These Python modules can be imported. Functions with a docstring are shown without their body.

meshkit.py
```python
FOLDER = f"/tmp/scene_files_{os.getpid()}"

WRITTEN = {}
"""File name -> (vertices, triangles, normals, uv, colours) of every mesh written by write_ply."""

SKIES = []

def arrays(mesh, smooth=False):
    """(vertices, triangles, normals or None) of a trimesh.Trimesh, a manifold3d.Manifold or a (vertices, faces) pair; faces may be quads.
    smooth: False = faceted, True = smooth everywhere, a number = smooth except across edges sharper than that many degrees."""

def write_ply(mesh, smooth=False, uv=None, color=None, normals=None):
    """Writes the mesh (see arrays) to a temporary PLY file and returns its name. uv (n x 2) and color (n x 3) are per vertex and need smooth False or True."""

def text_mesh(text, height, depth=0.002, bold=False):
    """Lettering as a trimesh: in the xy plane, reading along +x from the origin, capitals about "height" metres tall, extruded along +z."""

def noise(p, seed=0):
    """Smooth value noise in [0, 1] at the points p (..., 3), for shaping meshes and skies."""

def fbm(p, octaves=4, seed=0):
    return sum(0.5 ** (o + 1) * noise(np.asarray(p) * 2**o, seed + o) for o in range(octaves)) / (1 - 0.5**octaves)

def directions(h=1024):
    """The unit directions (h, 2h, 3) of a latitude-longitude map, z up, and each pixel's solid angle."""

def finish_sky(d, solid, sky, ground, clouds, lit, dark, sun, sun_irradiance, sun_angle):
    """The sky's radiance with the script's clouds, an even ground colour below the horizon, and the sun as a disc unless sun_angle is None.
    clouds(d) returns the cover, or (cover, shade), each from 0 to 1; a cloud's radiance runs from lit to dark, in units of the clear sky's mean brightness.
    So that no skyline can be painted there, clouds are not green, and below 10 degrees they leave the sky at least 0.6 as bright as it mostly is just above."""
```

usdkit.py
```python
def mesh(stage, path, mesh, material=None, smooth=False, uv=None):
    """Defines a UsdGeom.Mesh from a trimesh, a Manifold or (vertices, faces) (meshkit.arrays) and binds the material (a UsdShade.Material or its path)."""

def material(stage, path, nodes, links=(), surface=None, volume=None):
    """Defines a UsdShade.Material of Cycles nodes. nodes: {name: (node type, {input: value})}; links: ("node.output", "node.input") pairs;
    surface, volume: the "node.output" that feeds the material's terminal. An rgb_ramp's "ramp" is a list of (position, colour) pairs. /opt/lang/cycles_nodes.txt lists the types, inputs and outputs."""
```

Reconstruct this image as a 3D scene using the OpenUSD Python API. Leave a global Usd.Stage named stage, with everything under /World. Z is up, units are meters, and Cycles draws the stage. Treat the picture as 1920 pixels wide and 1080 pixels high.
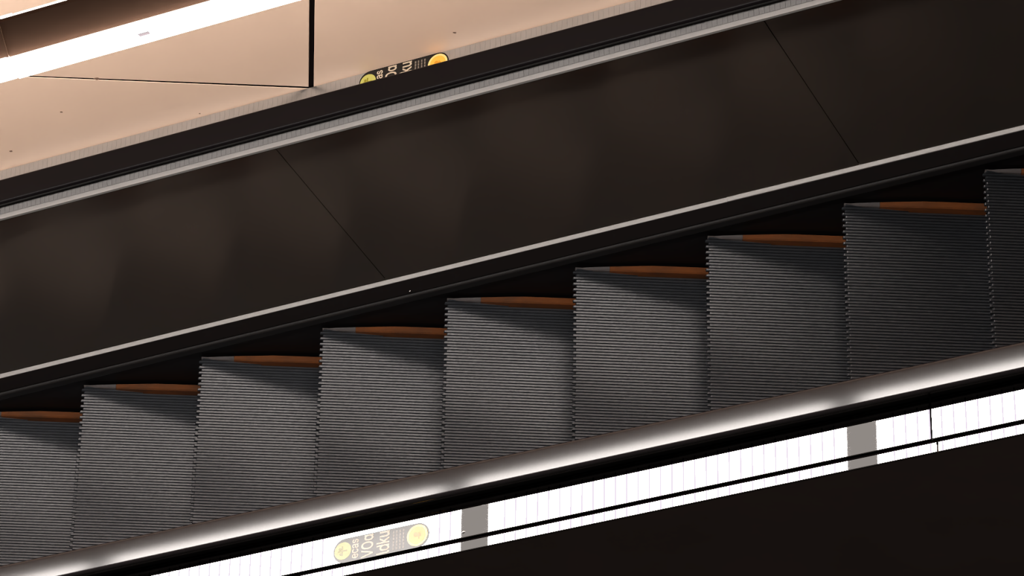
import math
import numpy as np
import trimesh
import usdkit
import meshkit
from shapely.geometry import Polygon, Point, box as sbox
from shapely.ops import unary_union
from pxr import Usd, UsdGeom, UsdLux, Gf, Sdf

rng = np.random.default_rng(7)
stage = Usd.Stage.CreateInMemory()
UsdGeom.SetStageUpAxis(stage, UsdGeom.Tokens.z)
UsdGeom.SetStageMetersPerUnit(stage, 1.0)
world = UsdGeom.Xform.Define(stage, '/World')
stage.SetDefaultPrim(world.GetPrim())
UsdGeom.Scope.Define(stage, '/World/Looks')

# ------------------------------------------------------------------ camera, exposure, light
RIGHT, DOWN, FWD = (0.99862565, 0.01462393, 0.05032838), (0.03743651, -0.8710797, -0.48971283), (0.0366785, 0.49092392, -0.87043001)
EYE = (0.83418573, -5.34465514, 10.15543921)
cam = UsdGeom.Camera.Define(stage, '/World/camera')
cam.CreateHorizontalApertureAttr(36.0)
cam.CreateVerticalApertureAttr(20.25)
cam.CreateFocalLengthAttr(7246.19 / 1920 * 36.0)
cam.CreateClippingRangeAttr(Gf.Vec2f(0.1, 200))
cam.CreateExposureAttr(0.0)
cam.AddTransformOp().Set(Gf.Matrix4d(*RIGHT, 0, *[-x for x in DOWN], 0, *[-x for x in FWD], 0, *EYE, 1))
dome = UsdLux.DomeLight.Define(stage, '/World/station_ambience')      # the dim light of the unseen hall around
dome.CreateColorAttr(Gf.Vec3f(1.0, 0.86, 0.76))
dome.CreateIntensityAttr(0.025)
LAMP = 27.0                                                            # radiance of the opal diffusers, the only lamps

# ------------------------------------------------------------------ frame of the incline: s up the slope, y away, h square to the slope
ANG = math.radians(30)
RUN, RISE = 0.351, 0.351 * math.tan(ANG)
DS, NH = np.array([math.cos(ANG), 0, math.sin(ANG)]), np.array([-math.sin(ANG), 0, math.cos(ANG)])
WIDTH = 1.0
S0, S1 = -2.2, 6.2

def at(s, y, h):
    return s * DS + np.array([0, y, 0]) + h * NH

# ------------------------------------------------------------------ helpers
used = {}
def numbered(path):
    n = used.get(path, 0)
    used[path] = n + 1
    return path if n == 0 else f'{path}_{n:03d}'

def tag(p, label=None, cat=None, group=None, kind=None):
    for k, v in (('label', label), ('category', cat), ('group', group), ('kind', kind)):
        if v:
            p.SetCustomDataByKey(k, v)
    return p

def thing(name, label=None, cat=None, loc=(0, 0, 0), incline=True, group=None, kind=None):
    x = UsdGeom.Xform.Define(stage, numbered('/World/' + name))
    x.AddTranslateOp().Set(Gf.Vec3d(*map(float, loc)))
    if incline:
        x.AddRotateYOp().Set(-30.0)
    return tag(x.GetPrim(), label, cat, group, kind)

def part(name, mesh, mat, parent, smooth=30, label=None, kind=None):
    m = usdkit.mesh(stage, numbered(str(parent.GetPath()) + '/' + name), mesh, mat, smooth)
    return tag(m.GetPrim(), label, None, None, kind)

def join(*ms):
    return trimesh.util.concatenate([m for m in ms])

def poly(geom, s0, s1):
    """A cross-section (y, h) swept along the slope from s0 to s1."""
    if not hasattr(geom, 'geom_type'):
        geom = Polygon(geom)
    m = trimesh.creation.extrude_polygon(geom, s1 - s0, engine='earcut')
    v = m.vertices
    m.vertices = np.c_[v[:, 2] + s0, v[:, 0], v[:, 1]]
    if m.volume < 0:
        m.invert()
    return m

def rounded(x0, y0, x1, y1, r, n=5):
    return sbox(x0 + r, y0 + r, x1 - r, y1 - r).buffer(r, quad_segs=n)

def mirror(m):
    m = m.copy()
    m.vertices[:, 1] = -WIDTH - m.vertices[:, 1]
    m.invert()
    return m

def bbox(x0, y0, z0, x1, y1, z1, c=0.0):
    """A box, its edges chamfered by c."""
    lo, hi = np.array([x0, y0, z0], float), np.array([x1, y1, z1], float)
    pts = []
    for i in range(8):
        b = np.array([(i >> k) & 1 for k in range(3)])
        p, sg = np.where(b, hi, lo), np.where(b, -1, 1)
        if c:
            for k in range(3):
                q = p + sg * c
                q[k] = p[k]
                pts.append(q)
        else:
            pts.append(p)
    return trimesh.convex.convex_hull(np.array(pts))

def fluted(y0, y1, h0, h1, s0, s1, pitch, notch, depth, thick=0.006, rim=0.0012):
    """A thin profile from (y0, h0) to (y1, h1), cut by fine cross grooves every pitch; long edges eased."""
    ss, dd = [s0], [0.0]
    k = math.ceil(s0 / pitch + 0.5)
    while (k * pitch) < s1 - notch:
        c = k * pitch
        if c - notch > s0:
            ss += [c - notch / 2, c - notch * .42, c + notch * .42, c + notch / 2]
            dd += [0, depth, depth, 0]
        k += 1
    ss.append(s1)
    dd.append(0.0)
    ss, dd = np.array(ss), np.array(dd)
    t = np.array([y1 - y0, h1 - h0])
    w = np.linalg.norm(t)
    t /= w
    n = np.array([-t[1], t[0]])
    if n[1] < 0:
        n = -n
    rows = []
    for a, b, g in ((0, -thick, 0), (0, -rim, 1), (rim, 0, 1), (w - rim, 0, 1), (w, -rim, 1), (w, -thick, 0)):
        q = np.array([y0, h0]) + a * t + np.outer(b - g * dd, n)
        rows.append(np.c_[ss, q])
    R, N = len(rows), len(ss)
    v = np.vstack(rows)
    f = []
    for r in range(R):
        a, b = r * N, ((r + 1) % R) * N
        i = np.arange(N - 1)
        f += [np.c_[a + i, a + i + 1, b + i + 1], np.c_[a + i, b + i + 1, b + i]]
    f = np.vstack(f)
    for e in (0, N - 1):
        idx = [r * N + e for r in range(R)]
        f = np.vstack([f, [[idx[0], idx[i], idx[i + 1]] for i in range(1, R - 1)]])
    m = trimesh.Trimesh(v, f, process=False)
    m.fix_normals()
    return m

# ------------------------------------------------------------------ materials
def look(name, color, rough=0.5, metal=0.0, vary=None, bump=None, spec=0.5, rough_vary=None, extra=None):
    """Principled; vary = (scale, other colour, amount); bump = (scale, strength); scales in 1/m of world position, possibly per axis."""
    n = {'p': ('principled_bsdf', {'base_color': color, 'roughness': rough, 'metallic': metal, 'specular_ior_level': spec, **(extra or {})})}
    links = []
    if vary or bump or rough_vary:
        n['geo'] = ('geometry', {})
    if vary:
        sc, other, amt = vary
        sc3 = (sc, sc, sc) if np.ndim(sc) == 0 else sc
        n['map'] = ('mapping', {'scale': sc3})
        n['noi'] = ('noise_texture', {'scale': 1.0, 'detail': 5.0, 'roughness': 0.6})
        n['ramp'] = ('rgb_ramp', {'ramp': [(0.5 - 0.28 / max(amt, .01) * .5, color), (0.5 + 0.28 / max(amt, .01) * .5, other)]})
        links += [('geo.position', 'map.vector'), ('map.vector', 'noi.vector'), ('noi.fac', 'ramp.fac'), ('ramp.color', 'p.base_color')]
    if bump:
        sc, st = bump
        sc3 = (sc, sc, sc) if np.ndim(sc) == 0 else sc
        n['bmap'] = ('mapping', {'scale': sc3})
        n['bn'] = ('noise_texture', {'scale': 1.0, 'detail': 3.0})
        n['bump'] = ('bump', {'strength': st, 'distance': 0.002})
        links += [('geo.position', 'bmap.vector'), ('bmap.vector', 'bn.vector'), ('bn.fac', 'bump.height'), ('bump.normal', 'p.normal')]
    return usdkit.material(stage, '/World/Looks/' + name, n, links, surface='p.BSDF')

M = {}
M['wall'] = look('beige_wall_panel', (0.80, 0.575, 0.435), 0.5, vary=(2.2, (0.76, 0.54, 0.405), 0.6))
M['gap'] = look('dark_joint', (0.0035, 0.002, 0.002), 0.9, spec=0.05)
M['deck'] = look('mirror_steel', (0.50, 0.485, 0.48), 0.010, 1.0)
M['line'] = look('dull_lilac_line', (0.031, 0.029, 0.036), 0.04, 1.0)
M['bead'] = look('bright_steel', (0.30, 0.287, 0.278), 0.5, 0.35)
M['strip'] = look('satin_steel', (0.19, 0.182, 0.178), 0.55, 0.3)
M['farDeck'] = look('satin_deck_steel', (0.56, 0.57, 0.58), 0.4, 1.0, vary=(5.0, (0.44, 0.44, 0.43), 0.6))
M['panel'] = look('brushed_steel', (0.36, 0.305, 0.26), 0.17, 0.955, vary=((1.6, 1.6, 1.6), (0.40, 0.33, 0.27), 0.5))
M['clad'] = look('dark_cladding', (0.14, 0.108, 0.10), 0.6, spec=0.3, vary=(3.0, (0.11, 0.088, 0.084), 0.6))
M['skirt'] = look('black_skirt', (0.004, 0.003, 0.0033), 0.5, spec=0.2)
M['rubber'] = look('black_rubber', (0.012, 0.010, 0.011), 0.12, spec=0.5)
M['worn'] = look('worn_rubber', (0.0045, 0.0035, 0.004), 0.36, spec=0.09)
M['guide'] = look('black_guide', (0.008, 0.007, 0.007), 0.6, spec=0.3)
M['tread'] = look('ribbed_aluminium', (0.140, 0.152, 0.172), 0.32, 0.9, vary=(6.0, (0.118, 0.128, 0.146), 0.6))
M['riser'] = look('riser_aluminium', (0.05, 0.05, 0.052), 0.5, 0.3)
M['core'] = look('step_core', (0.035, 0.034, 0.035), 0.7, 0.2)
M['groove'] = look('groove_floor', (0.06, 0.062, 0.067), 0.45, 0.6)
M['yellow'] = look('worn_yellow_edge', (0.17, 0.050, 0.011), 0.65, spec=0.2, vary=((9.0, 20.0, 20.0), (0.09, 0.034, 0.013), 0.8))
M['nose'] = look('worn_grey_edge', (0.10, 0.09, 0.09), 0.5, 0.3)
M['spine'] = look('brown_lamp_spine', (0.125, 0.068, 0.043), 0.6, spec=0.2)
M['cap'] = look('lamp_endcap', (0.55, 0.53, 0.5), 0.5)
M['black'] = look('sticker_black', (0.010, 0.009, 0.008), 0.10, spec=0.26)
M['letter'] = look('sticker_cream', (0.50, 0.40, 0.29), 0.10, spec=0.26)
M['print'] = look('sticker_fine_print', (0.17, 0.135, 0.105), 0.10, spec=0.26)
M['lime'] = look('sticker_lime', (0.44, 0.41, 0.10), 0.10, spec=0.26)
M['limedark'] = look('sticker_olive', (0.22, 0.19, 0.02), 0.10, spec=0.26)
M['amber'] = look('sticker_amber', (0.80, 0.42, 0.06), 0.10, spec=0.26)
M['amberdark'] = look('sticker_orange', (0.60, 0.25, 0.02), 0.10, spec=0.26)
M['amberrim'] = look('sticker_amber_rim', (0.95, 0.60, 0.22), 0.10, spec=0.26)
M['steel'] = look('screw_steel', (0.85, 0.83, 0.8), 0.2, 1.0)
M['scuff'] = look('scuff', (0.22, 0.13, 0.09), 0.8)
M['lamp'] = usdkit.material(stage, '/World/Looks/opal_lit', {'e': ('emission', {'color': (1.0, 0.93, 0.88), 'strength': LAMP})}, [], surface='e.emission')
M['lampdim'] = usdkit.material(stage, '/World/Looks/opal_dim', {'e': ('emission', {'color': (1.0, 0.93, 0.88), 'strength': 0.55})}, [], surface='e.emission')
M['tag'] = usdkit.material(stage, '/World/Looks/lamp_label', {'t': ('translucent_bsdf', {'color': (0.165, 0.155, 0.162)})}, [], surface='t.BSDF')

# ------------------------------------------------------------------ structure: the panelled wall behind
YW = 0.202
wall = thing('wall_back', incline=False, kind='structure')
GX, GZ = 0.0135, 0.009
xs = [0.6565 + 1.5 * k for k in range(-3, 5)]
zs = [1.374 + 1.2 * k for k in range(-3, 5)]
part('backing', bbox(xs[0], YW + 0.0018, zs[0], xs[-1], YW + 0.08, zs[-1]), M['gap'], wall, False)
for i in range(len(xs) - 1):
    for j in range(len(zs) - 1):
        drop = 0.0055 if j % 2 == 0 else 0.0      # a joint that opens towards one end
        x0, x1, z0, z1 = xs[i] + GX / 2, xs[i + 1] - GX / 2, zs[j] + 0.0015, zs[j + 1] - 0.0018
        c, ring = 0.0012, []
        for yy, k in ((YW + 0.0016, 0.0), (YW + c, 0.0), (YW, c)):
            ring += [(x0 + k, yy, z0 + k), (x1 - k, yy, z0 + k), (x1 - k, yy, z1 - k - drop), (x0 + k, yy, z1 - k)]
        p = trimesh.convex.convex_hull(np.array(ring))
        part('panel', p, M['wall'], wall, False)
floor = thing('floor', incline=False, kind='structure')
part('slab', bbox(-6, -9, -2.5, 10, 0.19, -2.32, .004), look('dark_floor', (0.03, 0.027, 0.026), 0.6, vary=(4.0, (0.022, 0.02, 0.02), 0.6)), floor, False)
# dents and scuffs on the panels
def scuff(x, z, r):
    a = np.linspace(0, 2 * np.pi, 11)[:-1]
    rad = r * (0.7 + 0.5 * rng.random(10))
    g = Polygon(np.c_[x + rad * np.cos(a) * 1.3, z + rad * np.sin(a)])
    m = trimesh.creation.extrude_polygon(g, 0.0006, engine='earcut')
    v = m.vertices
    m.vertices = np.c_[v[:, 0], YW - 0.0003 - v[:, 2], v[:, 1]]
    if m.volume < 0:
        m.invert()
    return m
SCUFFS = [(0.0825, 1.376, .0055), (-0.02, 1.20, .003), (-0.17, 0.985, .004), (1.03, 1.67, .004), (0.80, 1.86, .0025), (0.355, 1.22, .002)]

# ------------------------------------------------------------------ the two balustrades
HD = 0.865                                                            # deck height over the line of the step noses
def balustrade(near):
    flip = mirror if near else (lambda m: m)
    t = thing('balustrade', 'near-side steel escalator balustrade whose mirror-bright top deck reflects the lamps' if near else
              'far-side escalator balustrade with brown steel panels, standing against the beige wall', 'balustrade')
    end = 0.239 if near else 0.2005
    joints = [S0, -0.022, 2.978, S1]
    for a, b in zip(joints[:-1], joints[1:]):
        part('deck_plate', flip((fluted(0.112, end, HD, HD, a + .0028, b - .0028, 9.0, 0.0042, 0.0) if near else fluted(0.112, end, HD, HD, a + .001, b - .001, 0.015, 0.003, 0.0005))), M['deck'] if near else M['farDeck'], t, False)
    if near:
        for a, b in zip([S0, -0.03, 2.992], [-0.03, 2.992, S1]):
            part('edge_strip', flip(fluted(0.249, 0.275, HD, HD, a + .0022, b - .0022, 9.0, 0.0042, 0.0)), M['deck'], t, False)
        for y0, y1, nm in ((0.150, 0.2384, 'deck_line'), (0.2496, 0.2744, 'edge_line')):
            bars = [bbox(q - .0016, y0, HD - .001, q + .0016, y1, HD + .00015) for q in np.arange(S0 + .015, S1, 0.030)
                    if not (nm == 'deck_line' and 1.37 < q < 1.67) and not 1.735 < q < 1.845 and not 2.755 < q < 2.87]
            part(nm, flip(join(*bars)), M['line'], t, False, kind='stuff')
        part('groove', flip(poly(sbox(0.236, HD - 0.022, 0.252, HD - 0.007), S0, S1)), M['gap'], t)
    part('deck_core', flip(poly([(0.0466, HD - .0155), (0.06, HD - .0155), (0.06, HD - .0105), (0.085, HD - .006), (end, HD - .006), (end, HD - .03), (0.15, HD - .03), (0.14, HD - .0185), (0.0466, HD - .0185)], S0, S1)), M['guide'], t)
    part('handrail_guide', flip(poly(rounded(0.079, HD - .006, 0.121, HD + 0.0182, 0.002, 3), S0, S1)), M['guide'], t)
    part('inner_strip', flip(fluted(0.0580, 0.084, HD - .0035, HD + .0008, S0, S1, 0.0145, 0.005, 0.0009)), M['strip'], t, False)
    part('bead', flip(poly(Polygon([(.0455, HD - .0065), (.0562, HD - .0042), (.0562, HD - .014), (.0455, HD - .014)]).buffer(.0012, quad_segs=4), S0, S1)), M['bead'], t)
    seams = [1.075 + 1.447 * k for k in range(-2, 4)]
    seams = [S0] + [x for x in seams if S0 + .2 < x < S1 - .2] + [S1]
    for a, b in zip(seams[:-1], seams[1:]):
        part('side_panel', flip(poly([(0.0400, 0.106), (0.1432, HD - .0195), (0.149, HD - .030), (0.048, 0.106)], a + .0012, b - .0012)), M['panel'], t)
    part('panel_backing', flip(poly([(0.0490, 0.100), (0.151, HD - .031), (0.160, HD - .031), (0.060, 0.100)], S0, S1)), M['gap'], t)
    ledges = [S0, 2.13, S1]
    for k, (a, b) in enumerate(zip(ledges[:-1], ledges[1:])):
        d = 0.0015 if k else 0.0
        part('ledge_strip', flip(poly(Polygon([(.0315, .0945 + d), (.0430, .0995 + d), (.0430, .090 + d), (.0315, .090 + d)]).buffer(.0014, quad_segs=4), a + .0005, b - .0005)), M['bead'], t)
    part('skirt', flip(poly([(0.006, -0.36), (0.006, 0.06), (0.030, 0.094), (0.045, 0.094), (0.045, -0.36)], S0, S1)), M['skirt'], t)
    part('deflector', flip(poly(rounded(-0.002, 0.022, 0.016, 0.056, 0.008, 6), S0, S1)), M['guide'], t)
    if near:
        part('cladding', flip(poly([(0.2735, HD - .004), (0.2735, -0.75), (0.255, -0.75), (0.255, HD - .004)], S0, S1)), M['clad'], t)
        part('bottom_plate', flip(poly([(0.255, -0.75), (0.255, -0.73), (-1.2, -0.73), (-1.2, -0.75)], S0, S1)), M['clad'], t)
    def dome_screw(s, y, h, r):
        m = trimesh.creation.icosphere(2, r)
        m.vertices[:, 2] *= 0.45
        return m.apply_translation((s, y, h))
    if near:
        part('screw', dome_screw(1.752, -1.2235, HD, 0.0045), M['steel'], t, label='small bright screw in the deck plate')
    else:
        part('screw', dome_screw(1.135, 0.006, 0.072, 0.0022), M['steel'], t, label='tiny bright screw on the black skirt')
    return t
balustrade(False)
balustrade(True)

# ------------------------------------------------------------------ handrails
def handrail(near):
    flip = mirror if near else (lambda m: m)
    t = thing('handrail', 'near-side black rubber handrail with a long bright lamp reflection' if near else
              'far-side dull black rubber handrail in front of the beige wall', 'handrail')
    c, hw, hb, th = 0.100, 0.039, HD + 0.020, 0.027
    a = np.linspace(-1, 1, 15)
    top = [(c + x * (hw - .009), hb + th - 0.0003 * x * x) for x in a]
    prof = []
    r = 0.009
    for (cx, sg) in ((c + hw - r, 1),):
        for k in np.linspace(90, -60, 9):
            prof.append((cx + r * math.cos(math.radians(k)), hb + th - .0003 - r + r * math.sin(math.radians(k))))
    right = prof + [(c + hw - .006, hb + .002), (c + hw - .010, hb)]
    left = [(2 * c - x, h) for x, h in right][::-1]
    outline = top + right[1:] + left[:-1]
    part('rail', flip(poly(Polygon(outline).buffer(0), S0, S1)), M['rubber'] if near else M['worn'], t, 50)
    part('lining', flip(poly(sbox(c - .026, hb - .0012, c + .026, hb + .0012), S0, S1)), M['guide'], t)
    return t
handrail(False)
handrail(True)

# ------------------------------------------------------------------ the moving steps
def prism(prof, y0, y1):
    """Profile in (x, z) extruded from y0 to y1, as a plain closed prism."""
    m = trimesh.creation.extrude_polygon(Polygon(prof), y1 - y0, engine='earcut')
    v = m.vertices
    m.vertices = np.c_[v[:, 0], v[:, 2] + y0, v[:, 1]]
    if m.volume < 0:
        m.invert()
    return m

PITCH = 0.0091
NC = 107
Y0C = -0.4985 + 0.0225
def riser_x(d):                                                       # the riser draws back under the nose as it goes down
    return 0.004 + 0.055 * (d / RISE) ** 1.6

step0 = UsdGeom.Xform.Define(stage, '/World/escalator_step')
used['/World/escalator_step'] = 1
step_move = step0.AddTranslateOp()
sp = step0.GetPrim()
cl = []
for k in range(NC):
    yc = Y0C + (k + 0.5) * PITCH
    x0 = -0.0065 if k % 2 else 0.0015
    cl.append(prism([(x0 + .0015, -.0085), (x0, -.005), (x0 + .0022, -.0008), (x0 + .004, 0), (0.388, 0), (0.392, -.004), (0.392, -.0085)], yc - .0028, yc + .0028))
part('tread_cleats', join(*cl), M['tread'], sp, False, kind='stuff')
part('tread_plate', bbox(0.004, -0.4985, -.024, 0.394, 0.4985, -.0062, .001), M['groove'], sp, False)
rc = []
ds = np.linspace(0.0135, RISE - .004, 7)
for k in range(NC):
    yc = Y0C + (k + 0.5) * PITCH
    prof = [(riser_x(d), -d) for d in ds] + [(riser_x(d) + .008, -d) for d in ds[::-1]]
    rc.append(prism(prof, yc - .0024, yc + .0024))
part('riser_cleats', join(*rc), M['riser'], sp, False, kind='stuff')
part('riser_plate', prism([(riser_x(d) + .006, -d) for d in np.r_[.012, ds]] + [(riser_x(d) + .016, -d) for d in np.r_[.012, ds][::-1]], -0.4985, 0.4985), M['core'], sp, False)
for sg in (1, -1):
    zt = lambda x: 0.0012 + 0.026 * min(1.0, max(0.0, (x - 0.02) / 0.20)) ** 0.8
    def wedge(xa, xb, n=6):
        x = np.linspace(xa, xb, n)
        rows = []
        for q in x:
            z = zt(q)
            yo = sg * 0.4985
            yi = yo - sg * (0.0045 + 0.0145 * min(1.0, max(0.0, q) / 0.19))
            rows.append([(q, yi, -.0115), (q, yi, z - .004), (q, yi + sg * .003, z), (q, yo, z), (q, yo, -.0115)])
        v = np.array(rows).reshape(-1, 3)
        f = []
        for i in range(n - 1):
            for j in range(5):
                a, b = i * 5 + j, i * 5 + (j + 1) % 5
                f += [[a, b, b + 5], [a, b + 5, a + 5]]
        for e in (0, (n - 1) * 5):
            f += [[e, e + i, e + i + 1] for i in range(1, 4)]
        m = trimesh.Trimesh(v, f, process=False)
        m.fix_normals()
        return m
    part('edge_nose', wedge(0.0, 0.095), M['nose'], sp, False, label='grey front end of the raised step edge')
    part('edge_strip', wedge(0.0955, 0.384), M['yellow'], sp, False, label='worn orange marking along the step side')
for ya in (-0.47, 0.455):
    part('side_bracket', prism([(0.05, -.024), (0.36, -.024), (0.10, -RISE)], ya, ya + .015), M['core'], sp, False)

ordinal = ['first', 'second', 'third', 'fourth', 'fifth', 'sixth', 'seventh', 'eighth', 'ninth']
step_labels = {-4: 'grey ribbed escalator step, third below the lower left edge of the view', -3: 'grey ribbed escalator step, second below the lower left edge of the view',
               -2: 'grey ribbed escalator step just below the lower left edge of the view', 8: 'grey ribbed escalator step just above the right edge of the view',
               9: 'grey ribbed escalator step, second above the right edge of the view', 10: 'grey ribbed escalator step, third above the right edge of the view'}
for k in range(9):
    step_labels[k - 1] = {0: 'lowest ribbed escalator step, cut off by the left edge of the view',
                          8: 'highest ribbed escalator step in view, a dim sliver at the right edge'}.get(k, f'grey ribbed escalator step with orange far edge, {ordinal[k]} counted from the left')
for n, i in enumerate([-1, 0, 1, 2, 3, 4, 5, 6, 7, -2, 8, -3, 9, -4, 10]):
    place = Gf.Vec3d(i * RUN, -WIDTH / 2, i * RISE)
    if n == 0:
        step_move.Set(place)
        p = sp
    else:
        x = UsdGeom.Xform.Define(stage, numbered('/World/escalator_step'))
        x.GetPrim().GetReferences().AddInternalReference(sp.GetPath())
        x.GetPrim().SetInstanceable(True)
        UsdGeom.XformCommonAPI(x)
        x.GetPrim().GetAttribute('xformOp:translate').Set(place)
        p = x.GetPrim()
    tag(p, step_labels[i], 'step', 'escalator steps')

# ------------------------------------------------------------------ the hanging row of lamps over the steps
YN, YF, HB, HT = -0.555, -0.399, 2.210, 2.260
LY0, LY1 = -0.524, -0.428
L0, LL = 1.286, 1.207
def luminaire(a, label, dh, dy=0.0):
    b = a + LL - 0.006
    t = thing('light_fitting', label, 'lamp', group='row of hanging light fittings')
    part('diffuser', poly(rounded(YN + dy, HB + dh, YF + dy, HT + dh, 0.006, 3), a, b), M['lamp'], t, False, label='glowing white opal diffuser')
    rid = (-0.452, HT + .050)
    part('spine', poly([(LY0 + dy, HT + dh - .001), (rid[0] - .006 + dy, rid[1] + dh), (rid[0] + .004 + dy, rid[1] + dh), (LY1 + dy, HT + dh - .001)], a, b + .0055), M['spine'], t, False, label='dark brown ridge along the top')
    c = a + LL - 0.224 + 0.0
    part('tube_gap', poly(sbox(YN - .0015 + dy, HB + dh - .002, YF + .0015 + dy, HB + dh + .046), c - .044, c + .044), M['lampdim'], t, False, label='dim patch between the tubes')
    part('end_cap', poly(rounded(YN + .012 + dy, HB + dh + .006, YF - .012 + dy, HT + dh - .004, 0.004, 3), b, b + .0045), M['cap'], t, False)
    return t
def lamp_label(k):
    return {0: 'long hanging white lamp with a brown ridged top at the upper left of the view',
            -1: 'hanging white lamp of which only the bright end shows at the left edge',
            1: 'hanging white lamp above the view, next up the slope, seen mirrored in the near deck',
            -2: 'hanging white lamp outside the left edge, second from the lowest', -3: 'lowest of the hanging white lamps, outside the left edge'}[k]
tops = {}
for k in (0, -1, 1, -2, -3):
    tops[k] = luminaire(L0 + k * LL, lamp_label(k), 0.0035 if k == -1 else 0.0)
part('label', poly(sbox(YN - .0022, 2.246, YN - .0014, 2.2565), 1.634, 1.662), M['tag'], tops[0], False, label='small grey label on the diffuser')

# ------------------------------------------------------------------ stickers on the decks
def flat(geom, z0, z1):
    gs = getattr(geom, 'geoms', [geom])
    return join(*[trimesh.creation.extrude_polygon(g, z1 - z0, engine='earcut') for g in gs]).apply_translation((0, 0, z0))

def sticker(s, y, label):
    """u runs up the slope, v away; the words read away from the camera side."""
    t = thing('safety_sticker', label, 'sticker', at(s, y, HD + 0.0002), group=None)
    R, LH = 0.0330, 0.135
    pill = sbox(-LH + R, -R, LH - R, R).buffer(0.0001).union(Point(-LH + R, 0).buffer(R, 16)).union(Point(LH - R, 0).buffer(R, 16))
    part('backing', flat(pill, 0, .0006), M['black'], t, False, label='black pill-shaped film')
    d1 = part('lime_disc', flat(Point(-LH + R - .006, 0).buffer(0.0238, 16), .0006, .0009), M['lime'], t, False)
    cx = -LH + R - .006
    cross = unary_union([sbox(cx - .014, -.002, cx + .012, .002), sbox(cx - .0035, -.013, cx + .0005, .013), Point(cx - .008, .006).buffer(.004), Point(cx - .006, -.008).buffer(.0035)])
    part('hand_symbol', flat(cross, .0009, .0011), M['limedark'], d1, False)
    cx = LH - R
    part('amber_disc', flat(Point(cx, 0).buffer(0.0292, 16).difference(Point(cx, 0).buffer(0.0235, 16)), .0006, .0009), M['amberrim'], t, False)
    d2 = part('amber_disc', flat(Point(cx, 0).buffer(0.0235, 16), .0006, .0009), M['amber'], t, False)
    sym = unary_union([Point(cx - .004, .003).buffer(.006), sbox(cx - .004, -.003, cx + .010, .004), sbox(cx + .003, -.009, cx + .006, .008)])
    part('warning_symbol', flat(sym, .0009, .0011), M['amberdark'], d2, False)
    def words(text, u0, u1, v0, v1, name, mat):
        m = meshkit.text_mesh(text, 0.02, 0.0003, True)
        w = m.vertices.copy()
        w[:, :2] = (w[:, :2] - w[:, :2].min(0)) / np.ptp(w[:, :2], axis=0)
        m.vertices = np.c_[u1 - w[:, 1] * (u1 - u0), v0 + w[:, 0] * (v1 - v0), .0006 + w[:, 2]]
        part(name, m, mat, t, False)
    return t, words

for near in (False, True):
    t, words = sticker(1.541 if not near else 1.5215, 0.1675 if not near else -1.2065,
                       'black safety sticker half hidden behind the far handrail' if not near else 'washed-out safety sticker on the shining near deck, below the near handrail')
    words('ecas', -0.0815, -0.0635, -0.027, 0.026, 'small_word', M['letter'])
    words('VO\u0251', -0.0560, -0.0215, -0.031, 0.0305, 'large_word', M['letter'])
    words('ldku', -0.0125, 0.0245, -0.031, 0.0305, 'large_word', M['letter'])
    for k, u in enumerate((0.0330, 0.0420, 0.0515, 0.0610)):
        bars = unary_union([sbox(u, -.027 + q * .009, u + .0045, -.0195 + q * .009) for q in range(6)])
        part('fine_print', flat(bars, .0006, .0008), M['print'], t, False)

for x, z, r in SCUFFS:
    part('scuff', scuff(x, z, r), M['scuff'], wall, False)
